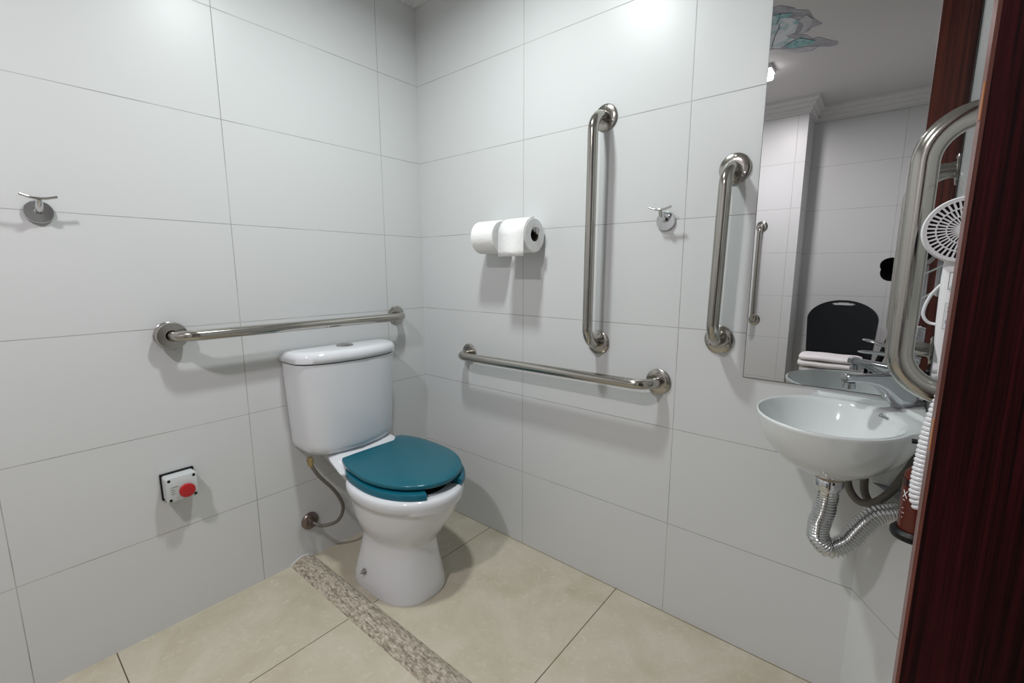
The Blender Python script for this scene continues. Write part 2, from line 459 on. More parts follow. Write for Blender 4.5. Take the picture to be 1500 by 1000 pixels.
# rear deck that carries the tank
bm = B()
def deck(z, g, x1): return [(.012, TY-.105+g, z), (x1, TY-.150+g, z), (x1+.03, TY-.12+g, z), (x1+.03, TY+.12-g, z), (x1, TY+.150-g, z), (.012, TY+.105-g, z)]
loft(bm, [deck(.335, .055, .20), deck(.375, .02, .215), deck(.405, 0, .225), deck(.44, 0, .15), deck(.455, .012, .12)])
build('rear_deck', bm, M['porcelain'], toil, bevel=.008, seg=3)
# floor bolt
bm = B(); lathe(bm, (.325, TY-.136, .065), (0, -1, .1), [(0, .011), (.003, .011), (.0032, .006), (.012, .006), (.015, .0035)], 14)
build('floor_bolt', bm, M['dchrome'], toil)
# tank, front bowed
TKY = -.463
def tank(hw, z, xm, xc, back=.006, cr=.03):
    """back edge straight, front edge a bow from xc at the corners to xm in the middle"""
    pts = []
    e = 7.
    for k in range(41):      # bowed front with rounded corners
        a = PI*k/40; c_, s_ = math.cos(a), math.sin(a)
        s1 = -math.copysign(abs(c_)**(2/e), c_)
        y = TKY + s1*hw
        lim = xm - (xm-xc)*s1*s1
        x = back + (lim-back)*abs(s_)**(2/e)
        if k in (0, 40): x = back
        pts.append((x, y, z))
    return pts
bm = B()
loft(bm, [tank(.156, .460, .165, .130), tank(.168, .462, .168, .132), tank(.182, .480, .172, .135), tank(.186, .50, .174, .136), tank(.195, .66, .181, .139), tank(.201, .800, .187, .142)])
build('tank', bm, M['porcelain'], toil, angle=60)
bm = B(); loft(bm, [tank(.199, .8003, .182, .132, .008), tank(.199, .803, .182, .132, .008)]); build('tank_gap', bm, M['gap'], toil, smooth=False)
bm = B()
loft(bm, [tank(.204, .8033, .188, .138), tank(.209, .806, .193, .142), tank(.210, .822, .194, .143), tank(.207, .834, .191, .140), tank(.199, .842, .182, .131, .012), tank(.18, .8445, .165, .115, .03)])
build('tank_lid', bm, M['porcelain'], toil, angle=60)
bm = B(); lathe(bm, (.09, TKY, .844), (0, 0, 1), [(0, .031), (.003, .031), (.0045, .029), (.005, .0)], 32, cap1=False)
fb = build('flush_button', bm, M['dchrome'], toil)
bm = B(); box(bm, (.062, TKY-.001, .8485), (.118, TKY+.001, .8495)); build('button_split', bm, M['dgrey'], fb, smooth=False)
# seat ring open at the front
SY = -.412
PIV = Vector((.365, SY, 0)); ROT = Matrix.Rotation(math.radians(-4), 3, 'Z')
def turned(p): return PIV + ROT @ (Vector(p) - PIV)
def polar(a, rx, ry, e):
    c_, s_ = math.cos(a), math.sin(a)
    r = 1/((abs(c_)/rx)**e + (abs(s_)/ry)**e)**(1/e)
    return r*c_, r*s_
def seat_out(off, z):
    L = []
    for k in range(61):
        a = math.radians(17 + (360-34)*k/60)       # gap at the front
        f = max(0, math.cos(a))
        x, y = polar(a, (.255 if f > 0 else .225) + off, .187 + off, 2.1 if f > 0 else 2.5)
        L.append(turned((.365 + x, SY + y, z)))
    return L
o0, o1 = seat_out(0, 0), seat_out(-.058, 0)
bm = B()
secs = []
for k in range(61):
    po, pi_ = Vector(o0[k]), Vector(o1[k]); d = pi_ - po
    z0, z1 = .4005, .421
    secs.append([po + Vector((0, 0, z0)), po + d*-.0 + Vector((0, 0, z0+.011)), po + d*.06 + Vector((0, 0, z1-.002)), po + d*.2 + Vector((0, 0, z1)),
                 po + d*.8 + Vector((0, 0, z1)), po + d*.95 + Vector((0, 0, z1-.004)), po + d + Vector((0, 0, z0+.006)), po + d + Vector((0, 0, z0))])
loft(bm, secs)
build('seat', bm, M['teal'], toil, angle=50)
bm = B()
def lid(off, z):
    L = []
    for k in range(72):
        a = 2*PI*k/72; f = math.cos(a)
        x, y = polar(a, (.240 if f > 0 else .30) + off, .180 + off, 2.0 if f > 0 else 2.4)
        L.append(turned((max(.363 + x, .128 - off), SY + .004 + y, z)))
    return L
loft(bm, [lid(-.010, .4262), lid(-.002, .4270), lid(0, .430), lid(0, .4385), lid(-.002, .4415), lid(-.005, .4425), lid(-.05, .4432), lid(-.12, .4435)])
build('seat_lid', bm, M['teal2'], toil, angle=60)
for s in (-.075, .085):
    bm = B(); lathe(bm, (.150, SY+.01+s-.02, .410), (0, 1, 0), [(0, .011), (.04, .011)], 16); build('seat_hinge', bm, M['teal'], toil)

# water supply to the toilet
hz = empty('toilet_supply_hose', (0, -.604, .153), 'braided supply hose curving from wall valve up to toilet tank', 'hose')
bm = B(); sweep(bm, spline([(.02, -.604, .153), (.06, -.585, .145), (.105, -.545, .165), (.125, -.530, .225), (.128, -.560, .30), (.125, -.615, .38), (.122, -.640, .43)], 12), .0065, 12)
build('hose', bm, M['braid'], hz)
bm = B(); lathe(bm, (0, -.604, .153), (1, 0, 0), [(.0003, .034), (.006, .033), (.012, .027), (.014, .017), (.028, .015)], 32); build('escutcheon', bm, M['bronze'], hz)
bm = B(); lathe(bm, (.122, -.6405, .428), (0, -.1, 1), [(0, .009), (.012, .0105), (.013, .013), (.026, .013), (.027, .010), (.034, .010)], 8); build('nut', bm, M['brass'], hz)

# emergency call button
eb = empty('emergency_button', (0, -1.008, .466), 'grey emergency call box with red push button, low on left wall', 'button box')
c = Vector((0, -1.008, .466))
def rr(hy, hz_, r, x, cy=c.y, cz=c.z):
    L = []
    for (sy, sz, a0) in ((1, 1, 0), (-1, 1, 90), (-1, -1, 180), (1, -1, 270)):
        for k in range(5):
            a = math.radians(a0 + 22.5*k); L.append((x, cy + sy*(hy-r) + r*math.cos(a), cz + sz*(hz_-r) + r*math.sin(a)))
    return L
bm = B(); loft(bm, [rr(.044, .042, .002, -.001), rr(.044, .042, .002, .006)]); build('back_gasket', bm, M['black'], eb, smooth=False)
bm = B(); loft(bm, [rr(.040, .037, .006, .0062), rr(.0405, .038, .006, .018), rr(.041, .039, .006, .046), rr(.0405, .0385, .006, .049), rr(.039, .037, .005, .050)]); build('enclosure', bm, M['gplastic'], eb, bevel=.0)
for sy in (-1, 1):
    for sz in (-1, 1):
        bm = B(); lathe(bm, (.050, c.y+sy*.032, c.z+sz*.031), (1, 0, 0), [(0, .0042), (.0008, .0042)], 14); build('screw', bm, M['black'], eb)
bm = B(); lathe(bm, (.050, c.y+.008, c.z-.006), (1, 0, 0), [(0, .013), (.010, .013), (.012, .0205), (.018, .0215), (.022, .0195), (.0235, .012), (.024, .0)], 36, cap1=False); build('push_button', bm, M['red'], eb)
bm = B(); 
for k in range(4): box(bm, (.0502, c.y-.030, c.z+.008-.007*k), (.0505, c.y-.030+(.018 if k == 0 else .011), c.z+.0095-.007*k))
build('printed_lines', bm, M['dgrey'], eb, smooth=False)

# ------------------------------------------------------------------ toilet paper
ph = empty('paper_holder', (.56, 0, 1.25), 'chrome double paper holder rod carrying the toilet rolls', 'paper holder')
RY, RZ = -.068, 1.249
bm = B(); sweep(bm, fillet([(.555, -.004, RZ+.045), (.555, RY, RZ+.045), (.555, RY, RZ+.0143)], .015), .005, 12)
lathe(bm, (.555, -.0003, RZ+.045), (0, -1, 0), [(0, .020), (.006, .020), (.008, .017)], 24)
build('bracket', bm, M['chrome'], ph)
bm = B(); sweep(bm, [(.425, RY, RZ+.0143), (.70, RY, RZ+.0143)], .007, 14)
build('rod', bm, M['chrome'], ph)
bm = B(); lathe(bm, (.698, RY, RZ+.0143), (1, 0, 0), [(0, .0125), (.009, .0125), (.011, .0105)], 24); build('end_cap', bm, M['dchrome'], ph)
def roll(x0, x1, label, sheet):
    t = empty('toilet_paper_roll', (x0, RY, RZ), label, 'toilet roll', 'toilet rolls on the holder')
    R, r = .0605, .0215
    bm = B(); lathe(bm, (x0, RY, RZ), (1, 0, 0), [(0, r+.001), (.0, R-.004), (.004, R), (x1-x0-.004, R), (x1-x0, R-.004), (x1-x0, r+.001)], 56, False, False)
    build('paper', bm, M['paper'], t)
    bm = B(); lathe(bm, (x0+.0005, RY, RZ), (1, 0, 0), [(0, r+.0012), (x1-x0-.001, r+.0012), (x1-x0-.001, r), (0, r), (0, r+.0012)], 40, False, False)
    build('core', bm, M['card'], t)
    if sheet:
        bm = B(); prof = []
        for k in range(14):
            a = math.radians(90 + 90*k/13); prof.append((RY + (R+.0012)*math.cos(a), RZ + (R+.0012)*math.sin(a)))
        for z in (RZ-.03, RZ-.055, RZ-.074): prof.append((RY-R-.0015 - (RZ-z)*.02, z))
        A = [[(x0+.002, y, z), (x1-.001, y, z)] for y, z in prof]
        rows = [[bm.verts.new(p) for p in r_] for r_ in A]
        for i in range(len(rows)-1): bm.faces.new((rows[i][0], rows[i][1], rows[i+1][1], rows[i+1][0]))
        o = build('loose_sheet', bm, M['paper'], t)
        md = o.modifiers.new('t', 'SOLIDIFY'); md.thickness = .0008
    return t
roll(.437, .545, 'white toilet roll nearer the room corner, smooth and tightly wound', False)
roll(.577, .695, 'white toilet roll with loose hanging sheet, nearer the tall grab bar', True)

# ------------------------------------------------------------------ basin
wb = empty('wash_basin', (1.60, 0, .65), 'small white oval corner basin on the wall under the mirror', 'basin')
CX, CY = 1.598, -.195
NB = 72
def oval(k, rx, ry, cx=CX, cy=CY):
    a = 2*PI*k/NB
    return cx + rx*math.cos(a), cy + ry*math.sin(a)
def outline(k, grow=0.):
    """plan outline of the rim: oval bowl in front, square shelf toward the corner of the walls"""
    a = 2*PI*k/NB; c, s = math.cos(a), math.sin(a)
    rx, ry = (.142 if c < 0 else .137) + grow, .166 + grow
    r = 1/math.sqrt((c/rx)**2 + (s/ry)**2)
    # shelf polygon: reaches the wall behind (y=-0.002) and the side wall
    if s > .02 or c > .3:
        t = 9
        if s > 0: t = min(t, (-.004 - CY)/s)
        if c > 0: t = min(t, (1.755 - CX)/c)
        px, py = CX + t*c, CY + t*s
        left_ok = px > 1.538
        front_ok = py > -.20
        if left_ok and front_ok: r = max(r, t)
        elif py > -.26 and c > 0: r = max(r, r + (t-r)*max(0, (py+.26)/.06))
    return CX + c*r, CY + s*r, r
def outring(f, z):
    """f: 1 at the rim, 0 at the foot"""
    L = []
    for k in range(NB):
        x, y, _ = outline(k); bx, by = oval(k, .036, .036, 1.606, -.185)
        L.append((bx + (x-bx)*f, by + (y-by)*f, z))
    return L
RIM = .817
bm = B()
rings = [outring(0, .680)]
for z, f in ((.6815, .06), (.690, .20), (.700, .345), (.710, .475), (.720, .585), (.735, .71), (.750, .80), (.770, .885), (.790, .945), (.803, .972)):
    rings.append(outring(f, z))
rings += [outring(.99, .810), outring(1., .8145), outring(.995, RIM+.0005)]
def inner(rx, ry, z, w=0, cx=1.591, cy=-.201): return [(*oval(k, rx, ry, cx, cy), z) for k in range(NB)]
rings += [[(o[0]*.12 + i[0]*.88, o[1]*.12 + i[1]*.88, RIM+.001) for o, i in zip(outring(1, 0), inner(.131, .152, 0))]]
for rx, ry, z in ((.130, .151, RIM-.002), (.126, .147, RIM-.012), (.116, .135, RIM-.040), (.099, .114, RIM-.075), (.074, .084, RIM-.105), (.042, .047, RIM-.122), (.020, .022, RIM-.126)):
    rings.append(inner(rx, ry, z))
loft(bm, rings)
build('basin_bowl', bm, M['basin'], wb, angle=70)
bm = B()
prism(bm, [(1.628, -.0015), (1.756, -.0015), (1.756, -.040), (1.72, -.034), (1.65, -.020)], .621, .79)
build('rear_apron', bm, M['basin'], wb, bevel=.006, seg=3)
bm = B(); prism(bm, [(1.551, -.0015), (1.757, -.0015), (1.757, -.15), (1.745, -.12), (1.70, -.03), (1.56, -.022)], RIM-.006, RIM+.008)
build('back_ledge', bm, M['basin'], wb, bevel=.004, seg=3)
bm = B(); lathe(bm, (1.591, -.201, RIM-.1265), (0, 0, 1), [(0, .022), (.002, .022), (.0028, .017), (.0015, .012)], 24); build('drain_ring', bm, M['chrome'], wb)
bm = B(); lathe(bm, (1.560, -.094, RIM-.05), (.35, -.9, .3), [(-.01, .008), (.001, .008)], 16)
bm.free()
# maker's name printed on the deck
cu = bpy.data.curves.new('maker_mark', 'FONT'); cu.body = 'Celite'; cu.size = .0115; cu.extrude = .0001; cu.offset = 0; cu.shear = .25
tx = bpy.data.objects.new('tmp', cu); COL.objects.link(tx)
bpy.context.view_layer.update()
me = bpy.data.meshes.new_from_object(tx.evaluated_get(bpy.context.evaluated_depsgraph_get())); bpy.data.objects.remove(tx)
mk = bpy.data.objects.new('maker_mark', me); COL.objects.link(mk); me.materials.append(M['ink'])
mk.parent = wb
MARK = mk

# faucet
fa = empty('faucet', (1.713, -.052, RIM+.008), 'chrome single lever faucet standing on the basin corner', 'faucet')
D = Vector((-.77, -.64, 0)).normalized(); S_ = Vector((-D.y, D.x, 0)); F0 = Vector((1.713, -.052, RIM+.0085)); UP = Vector((0, 0, 1))
def fring(d, h, w, hh, n=20, tilt=0.):
    """cross-section across D: at distance d, height h; half width w, half height hh"""
    cpt = F0 + D*d + UP*h
    return [cpt + S_*(w*math.cos(2*PI*k/n)) + (UP*math.cos(tilt) - D*math.sin(tilt))*(hh*math.sin(2*PI*k/n)) for k in range(n)]
def bring(h, rd, rs, d=0., n=28): return [F0 + D*(d + rd*math.cos(2*PI*k/n)) + S_*(rs*math.sin(2*PI*k/n)) + UP*h for k in range(n)]
def sect(d, h0, h1, w, top=.8, n=32, lean=0.):
    """one upright slice of the wedge-shaped body: rounded, narrower at the top"""
    L = []
    for k in range(n):
        a = 2*PI*k/n; c_, s_ = math.cos(a), math.sin(a)
        x = math.copysign(abs(c_)**.9, c_)*w; t = .5 + .5*math.copysign(abs(s_)**.75, s_)
        L.append(F0 + D*(d + lean*(t-.5)) + S_*(x*(1-(1-top)*t)) + UP*(h0 + (h1-h0)*t))
    return L
bm = B()
loft(bm, [sect(-.026, .002, .064, .014), sect(-.024, 0, .070, .0195), sect(-.014, -.004, .0735, .0245), sect(.002, -.006, .075, .0265), sect(.016, -.003, .075, .0265), sect(.026, .006, .0745, .0255), sect(.036, .0195, .074, .024), sect(.048, .033, .0735, .022),
          sect(.064, .044, .073, .0195, .85), sect(.084, .0505, .0725, .0165, .9), sect(.104, .053, .072, .0145, .95), sect(.118, .054, .072, .0138, 1), sect(.1185, .0535, .0735, .0152, 1), sect(.132, .0545, .0735, .0152, 1), sect(.134, .056, .072, .013, 1)])
build('body', bm, M['fchrome'], fa, angle=40)
bm = B(); lathe(bm, F0 + D*.121 + UP*.054, (0, 0, -1), [(0, .0112), (.004, .0112), (.0042, .0125), (.013, .0125), (.0132, .0095)], 28); build('aerator', bm, M['fchrome'], fa)
lv = B()
loft(lv, [bring(.0755, .022, .0205, .004), bring(.080, .0225, .021, .004), bring(.096, .018, .0175, .003), bring(.106, .012, .012, .002)])
build('cartridge_dome', lv, M['fchrome'], fa, angle=50)
bm = B()
loft(bm, [fring(-.014, .106, .015, .006), fring(.01, .110, .0155, .0065), fring(.04, .116, .014, .005), fring(.075, .121, .012, .0036), fring(.098, .123, .010, .003), fring(.106, .1235, .007, .002)])
build('lever', bm, M['fchrome'], fa, angle=50)

# trap
tp = empty('drain_trap', (1.606, -.19, .5), 'silver corrugated flexible drain pipe curling under the basin', 'drain pipe')
bm = B(); lathe(bm, (1.606, -.185, .6795), (0, 0, -1), [(0, .0300), (.007, .0305), (.009, .028)], 32); build('gasket', bm, M['gasket'], tp)
bm = B(); lathe(bm, (1.606, -.185, .6705), (0, 0, -1), [(0, .027), (.002, .0285), (.017, .0285), (.019, .024), (.028, .023), (.030, .021), (.048, .021)], 28); build('nut', bm, M['chrome'], tp)
path = resample(spline([(1.606, -.185, .634), (1.6055, -.186, .610), (1.603, -.187, .583), (1.598, -.188, .555), (1.600, -.185, .522), (1.622, -.178, .502), (1.650, -.168, .520), (1.670, -.155, .555), (1.695, -.138, .588), (1.735, -.112, .600)], 24), .0011)
nP = len(path)
bm = B(); sweep(bm, path, lambda q: .0205 + .0022*math.sin(q*(nP-1)*2*PI/6) + .0006*math.sin(q*61), 24); build('corrugated_tube', bm, M['foil'], tp, angle=75)

# two braided hoses under the basin
def hose(pts, label):
    t = empty('braided_hose', pts[0], label, 'hose', 'braided hoses under the basin')
    bm = B(); sweep(bm, spline(pts, 14), .0085, 14); build('hose', bm, M['braid'], t)
hose([(1.634, -.085, .672), (1.636, -.085, .640), (1.644, -.086, .612), (1.662, -.088, .592), (1.685, -.090, .596), (1.704, -.090, .615), (1.722, -.084, .645), (1.742, -.070, .690), (1.7535, -.055, .720)], 'dark braided hose hanging in a wide loop, nearer the drain pipe')
hose([(1.668, -.066, .660), (1.668, -.066, .632), (1.672, -.066, .606), (1.686, -.068, .584), (1.708, -.072, .575), (1.733, -.082, .578)], 'dark braided hose dropping straight behind the looped one')

# ------------------------------------------------------------------ hair dryer
HX, HY, HZ, HR = 1.7318, -.560, 1.177, .0412
hd = empty('hair_dryer', (HX, HY, HZ), 'white hair dryer with round intake grille on the side wall', 'hair dryer')
bm = B(); lathe(bm, (HX, HY, HZ), (0, 1, 0), [(.003, .0385), (0, .0395), (.003, HR), (.012, HR), (.05, .037), (.085, .030), (.12, .0265), (.125, .024)], 48, False, False)
build('housing', bm, M['wplastic'], hd)
bm = B(); lathe(bm, (HX, HY+.125, HZ), (0, 1, 0), [(-.012, .0255), (.004, .0265), (.004, .023), (-.012, .022)], 32, False, True); build('nozzle', bm, M['black'], hd)
bm = B(); lathe(bm, (HX, HY+.0065, HZ), (0, 1, 0), [(0, .0375), (.002, .0375)], 48); build('intake_void', bm, M['black'], hd, smooth=False)
bm = B()
def ringbar(r0, r1, y0=.0005, y1=.005):
    lathe(bm, (HX, HY, HZ), (0, 1, 0), [(y1, r0), (y0, r0), (y0, r1), (y1, r1), (y1, r0)], 64, False, False)
ringbar(.0355, .0395); ringbar(.0262, .0277); ringbar(.0165, .0178)
lathe(bm, (HX, HY, HZ), (0, 1, 0), [(.0005, .0068), (.006, .0068)], 32)
for cnt, r0, r1, w in ((40, .0275, .0360, .0011), (36, .0175, .0265, .0009), (28, .0060, .0168, .0008)):
    for k in range(cnt):
        a = 2*PI*(k+.5)/cnt
        box(bm, (HX+r0, HY+.0008, HZ-w), (HX+r1, HY+.005, HZ+w), Matrix.Rotation(a, 3, 'Y'), (HX, HY, HZ))
build('intake_grille', bm, M['wplastic'], hd, smooth=False)
def hring(z, hw, hd_, yc, xc): return [(xc + hw*math.copysign(abs(math.cos(a))**.75, math.cos(a)), yc + hd_*math.copysign(abs(math.sin(a))**.75, math.sin(a)), z) for a in [2*PI*k/28 for k in range(28)]]
bm = B(); loft(bm, [hring(HZ-.036, .0195, .016, HY+.024, HX+.006), hring(HZ-.06, .0205, .017, HY+.022, HX+.006), hring(HZ-.12, .0205, .017, HY+.02, HX+.007), hring(HZ-.148, .020, .017, HY+.02, HX+.008), hring(HZ-.168, .0155, .014, HY+.02, HX+.009), hring(HZ-.196, .0125, .012, HY+.02, HX+.009)])
han = build('handle', bm, M['wplastic'], hd, angle=55)
bm = B(); box(bm, (HX-.006, HY+.0005, HZ-.072), (HX+.014, HY+.0045, HZ-.055)); build('switch', bm, M['wplastic'], han, bevel=.0015)
bm = B()
def outl(x0, x1, z0, z1, w=.0006, y=HY+.0024):
    for (a, b_) in (((x0, z0), (x1, z0+w)), ((x0, z1-w), (x1, z1)), ((x0, z0), (x0+w, z1)), ((x1-w, z0), (x1, z1))):
        box(bm, (a[0], y, a[1]), (b_[0], y+.0006, b_[1]))
outl(HX-.008, HX+.016, HZ-.075, HZ-.0525, .0007, HY+.0022)
build('switch_surround', bm, M['dgrey'], han, smooth=False)
bm = B(); outl(HX-.008, HX+.018, HZ-.126, HZ-.092, .0004)
for k, (dx, dz) in enumerate(((-.004, -.098), (.000, -.098), (.004, -.0995), (-.004, -.103), (-.0005, -.103), (.004, -.104), (-.002, -.108), (.002, -.108))):
    box(bm, (HX+dx-.0012, HY+.0024, HZ+dz-.0015), (HX+dx+.0012, HY+.003, HZ+dz+.0012))
    
a0 = [(HX+.001+.0068*math.cos(2*PI*k/24), HY+.0026, HZ-.1165+.0045*math.sin(2*PI*k/24)) for k in range(25)]
sweep(bm, a0, .0004, 6)
sweep(bm, spline([(HX-.003, HY+.0026, HZ-.119), (HX-.001, HY+.0026, HZ-.114), (HX+.001, HY+.0026, HZ-.119), (HX+.003, HY+.0026, HZ-.115), (HX+.005, HY+.0026, HZ-.118)], 6), .0004, 6)
build('rating_label', bm, M['dgrey'], han, smooth=False)
# coiled cord
cpath = spline([(1.742, -.54, .990), (1.741, -.54, .965), (1.735, -.54, .935), (1.7305, -.54, .900), (1.7285, -.54, .865), (1.7275, -.54, .835), (1.7285, -.54, .808), (1.7365, -.54, .794), (1.748, -.545, .806), (1.757, -.55, .835), (1.760, -.555, .90), (1.760, -.56, .95)], 40)
hel = []
cl = resample(cpath, .00035); turns = 0
_, u, _ = frame(cl[1]-cl[0])
for i in range(1, len(cl)-1):
    t = (cl[i+1]-cl[i-1]).normalized(); u = (u - t*u.dot(t)).normalized(); v = t.cross(u)
    a = i*.00035/.0066*2*PI
    hel.append(cl[i] + (u*math.cos(a) + v*math.sin(a))*.0087)
bm = B(); sweep(bm, hel[::2], .0035, 8); build('coil_cord', bm, M['wplastic'], hd)
bm = B(); sweep(bm, spline([(1.741, -.548, 1.0), (1.7415, -.54, .99), (1.7418, -.54, .972)]), .0055, 12); build('strain_relief', bm, M['wplastic'], hd)

# wall holder for the dryer
ho = empty('dryer_holder', (xs(-.5), -.50, 1.2), 'pale plastic wall cradle holding the hair dryer', 'wall holder')
bm = B(); prism(bm, [(1.742, 1.2235), (1.7725, 1.246), (1.786, 1.246), (1.786, 1.226)], -.545, -.47, 'y')
build('top_shell', bm, M['wplastic'], ho, bevel=.003)
bm = B(); prism(bm, [(1.7765, -.555), (xs(-.555)-.0004, -.555), (xs(-.46)-.0004, -.46), (1.7765, -.46)], 1.05, 1.235); build('back_plate', bm, M['wplastic'], ho, bevel=.003)
bm = B(); sweep(bm, spline([(1.780, -.38, 1.14), (1.742, -.36, 1.115), (1.722, -.36, 1.090), (1.714, -.36, 1.062), (1.717, -.36, 1.047), (1.727, -.36, 1.040), (1.742, -.37, 1.045), (1.781, -.40, 1.08)], 12), .0024, 10)
build('power_lead', bm, M['wplastic'], ho)

# soap bottle in its black holder
bh = empty('bottle_holder', (xs(-.36), -.36, .66), 'black round wall holder carrying the amber bottle', 'bottle holder')
BX, BY = 1.7415, -.365
bm = B(); lathe(bm, (BX, BY, .668), (0, 0, 1), [(0, .031), (.003, .0325), (.010, .0325), (.014, .029), (.016, .0275), (.016, .024), (.012, .024)], 40); build('dish', bm, M['black'], bh)
bm = B(); prism(bm, [(1.774, -.385), (xs(-.385)-.0003, -.385), (xs(-.345)-.0003, -.345), (1.774, -.345)], .672, .845); build('back_bracket', bm, M['black'], bh, bevel=.002)
bm = B(); box(bm, (1.722, -.372, .8365), (1.775, -.358, .8415)); build('top_arm', bm, M['black'], bh, bevel=.001)
bo = empty('soap_bottle', (BX, BY, .6805), 'amber soap bottle with white lettering in a black wall holder', 'bottle')
bm = B(); lathe(bm, (BX, BY, .6808), (0, 0, 1), [(0, .021), (.002, .0235), (.090, .0235), (.103, .0215), (.112, .015), (.115, .009), (.122, .009)], 40); build('bottle_body', bm, M['amber'], bo)
bm = B(); lathe(bm, (BX, BY, .7625), (0, 0, 1), [(0, .0238), (.012, .0238)], 40, False, False); build('label_band', bm, M['amber2'], bo)
bm = B(); lathe(bm, (BX, BY, .802), (0, 0, 1), [(0, .0105), (.012, .0105), (.0125, .005), (.030, .005)], 20); build('cap', bm, M['black'], bo)
def onb(ang, z):    # a point on the bottle's side
    a = math.radians(ang); return Vector((BX + .0238*math.sin(a), BY - .0238*math.cos(a), z))
bm = B()
for sgn in (1, -1):
    sweep(bm, [onb(-52 + sgn*9*t, .748 + .0065*t) for t in (-1, -.5, 0, .5, 1)], .0007, 6)
for k, L in enumerate((9, 6, 12, 7)):
    sweep(bm, [onb(-58 + k*1.2, .737 - .0085*k - (0 if k < 1 else .006)), onb(-58 + L, .737 - .0085*k - (0 if k < 1 else .006))], .0005, 6)
build('lettering', bm, M['white'], bo)

# ------------------------------------------------------------------ floor strip
bm = B()
prof = [(-.690, .0), (-.685, .0065), (-.674, .0125), (-.658, .0175), (-.645, .019), (-.630, .0172), (-.613, .0115), (-.604, .0055), (-.599, .0)]
loft(bm, [[(x, y, z) for y, z in prof] for x in [.001 + 1.745*k/40 for k in range(41)]])
ts = tag(build('threshold_strip', bm, M['pebble'], angle=80), 'rounded strip of speckled brown pebble stone across the tiled floor', 'floor strip')
bm = B(); sweep(bm, [(.0022, y, z+.0012) for y, z in prof], .0022, 8); build('caulk_bead', bm, M['wplastic'], ts)

# ------------------------------------------------------------------ ceiling: lamps and decal
LG = 'square ceiling lamps'
def lamp(x, y, mat, label, power, col, spread, bar=False):
    t = empty('ceiling_lamp', (x, y, H), label, 'ceiling lamp', LG)
    h = .055
    bm = B(); box(bm, (x-h-.010, y-h-.010, H-.022), (x+h+.010, y+h+.010, H-.0003)); build('lamp_frame', bm, M['wplastic'], t, bevel=.003)
    bm = B(); box(bm, (x-h, y-h, H-.050), (x+h, y+h, H-.0223)); build('diffuser', bm, mat, t, smooth=False)
    mat.node_tree.nodes['Principled BSDF'].inputs['Emission Strength'].default_value = 8
    if bar:
        bm = B(); box(bm, (x-h, y-.005, H-.054), (x+h, y+.005, H-.0504)); build('cross_bar', bm, M['dgrey'], t, smooth=False)
    ld = bpy.data.lights.new('lamp_light', 'AREA'); lo = bpy.data.objects.new('lamp_light', ld); COL.objects.link(lo)
    ld.shape = 'SQUARE'; ld.size = .10; ld.energy = power; ld.color = col; ld.spread = math.radians(spread)
    lo.parent = t; lo.location = (0, 0, -.056)
    return t
lamp(.775, -.655, M['lampA'], 'square ceiling lamp out of view above the toilet', 12.8, (.925, 1., .98), 165)
lamp(.955, -1.87, M['lampB'], 'square ceiling lamp seen at the left edge of the mirror', 19.5, (1., .945, .965), 175, True)

dc = empty('ceiling_decal', (1.15, -1.5, H), 'jagged grey and teal ice-like decal on ceiling, seen in the mirror', 'ceiling decal')
OUT = [(1.134,-1.171),(1.166,-1.177),(1.211,-1.242),(1.211,-1.257),(1.257,-1.302),(1.266,-1.392),(1.282,-1.452),(1.294,-1.478),(1.281,-1.492),(1.25,-1.491),(1.232,-1.526),(1.193,-1.529),(1.219,-1.56),(1.236,-1.619),(1.265,-1.625),(1.303,-1.693),(1.338,-1.749),(1.335,-1.785),(1.305,-1.789),(1.253,-1.747),(1.219,-1.778),(1.142,-1.746),(1.126,-1.701),(1.062,-1.628),
       (.99,-1.60),(.90,-1.53),(.86,-1.44),(.90,-1.36),(.96,-1.27),(1.04,-1.20)]
def flat(name, poly, z, mat):
    bm = B(); prism(bm, poly, z, z-.0012); return build(name, bm, mat, dc, smooth=False)
flat('backing_sheet', OUT, H-.0003, M['frosted'])
flat('white_area', [(1.123,-1.251),(1.14,-1.287),(1.181,-1.314),(1.212,-1.378),(1.193,-1.435),(1.177,-1.49),(1.136,-1.5),(1.167,-1.562),(1.115,-1.603),(1.085,-1.627),(1.054,-1.601),(.95,-1.52),(.92,-1.44),(1.0,-1.30)], H-.0016, M['dwhite'])
flat('pale_shard', [(1.208,-1.367),(1.245,-1.335),(1.262,-1.40),(1.243,-1.477),(1.194,-1.521),(1.223,-1.427)], H-.0028, M['dpale'])
flat('pale_shard', [(1.05,-1.61),(1.13,-1.672),(1.20,-1.70),(1.252,-1.735),(1.219,-1.762),(1.142,-1.735)], H-.0016, M['dpale'])
flat('teal_patch', [(1.112,-1.62),(1.148,-1.592),(1.188,-1.57),(1.243,-1.643),(1.242,-1.679),(1.183,-1.679),(1.137,-1.67)], H-.0029, M['dteal'])
flat('teal_patch', [(1.128,-1.239),(1.2,-1.277),(1.175,-1.301),(1.133,-1.297)], H-.0029, M['dteal'])
bm = B()
for L in ([(1.15,-1.243),(1.14,-1.29),(1.119,-1.342)], [(1.13,-1.35),(1.12,-1.40),(1.099,-1.443),(1.075,-1.52),(1.055,-1.592)]):
    sweep(bm, [(x, y, H-.0035) for x, y in L], .0018, 6)
build('dark_line', bm, M['dline'], dc, smooth=False)

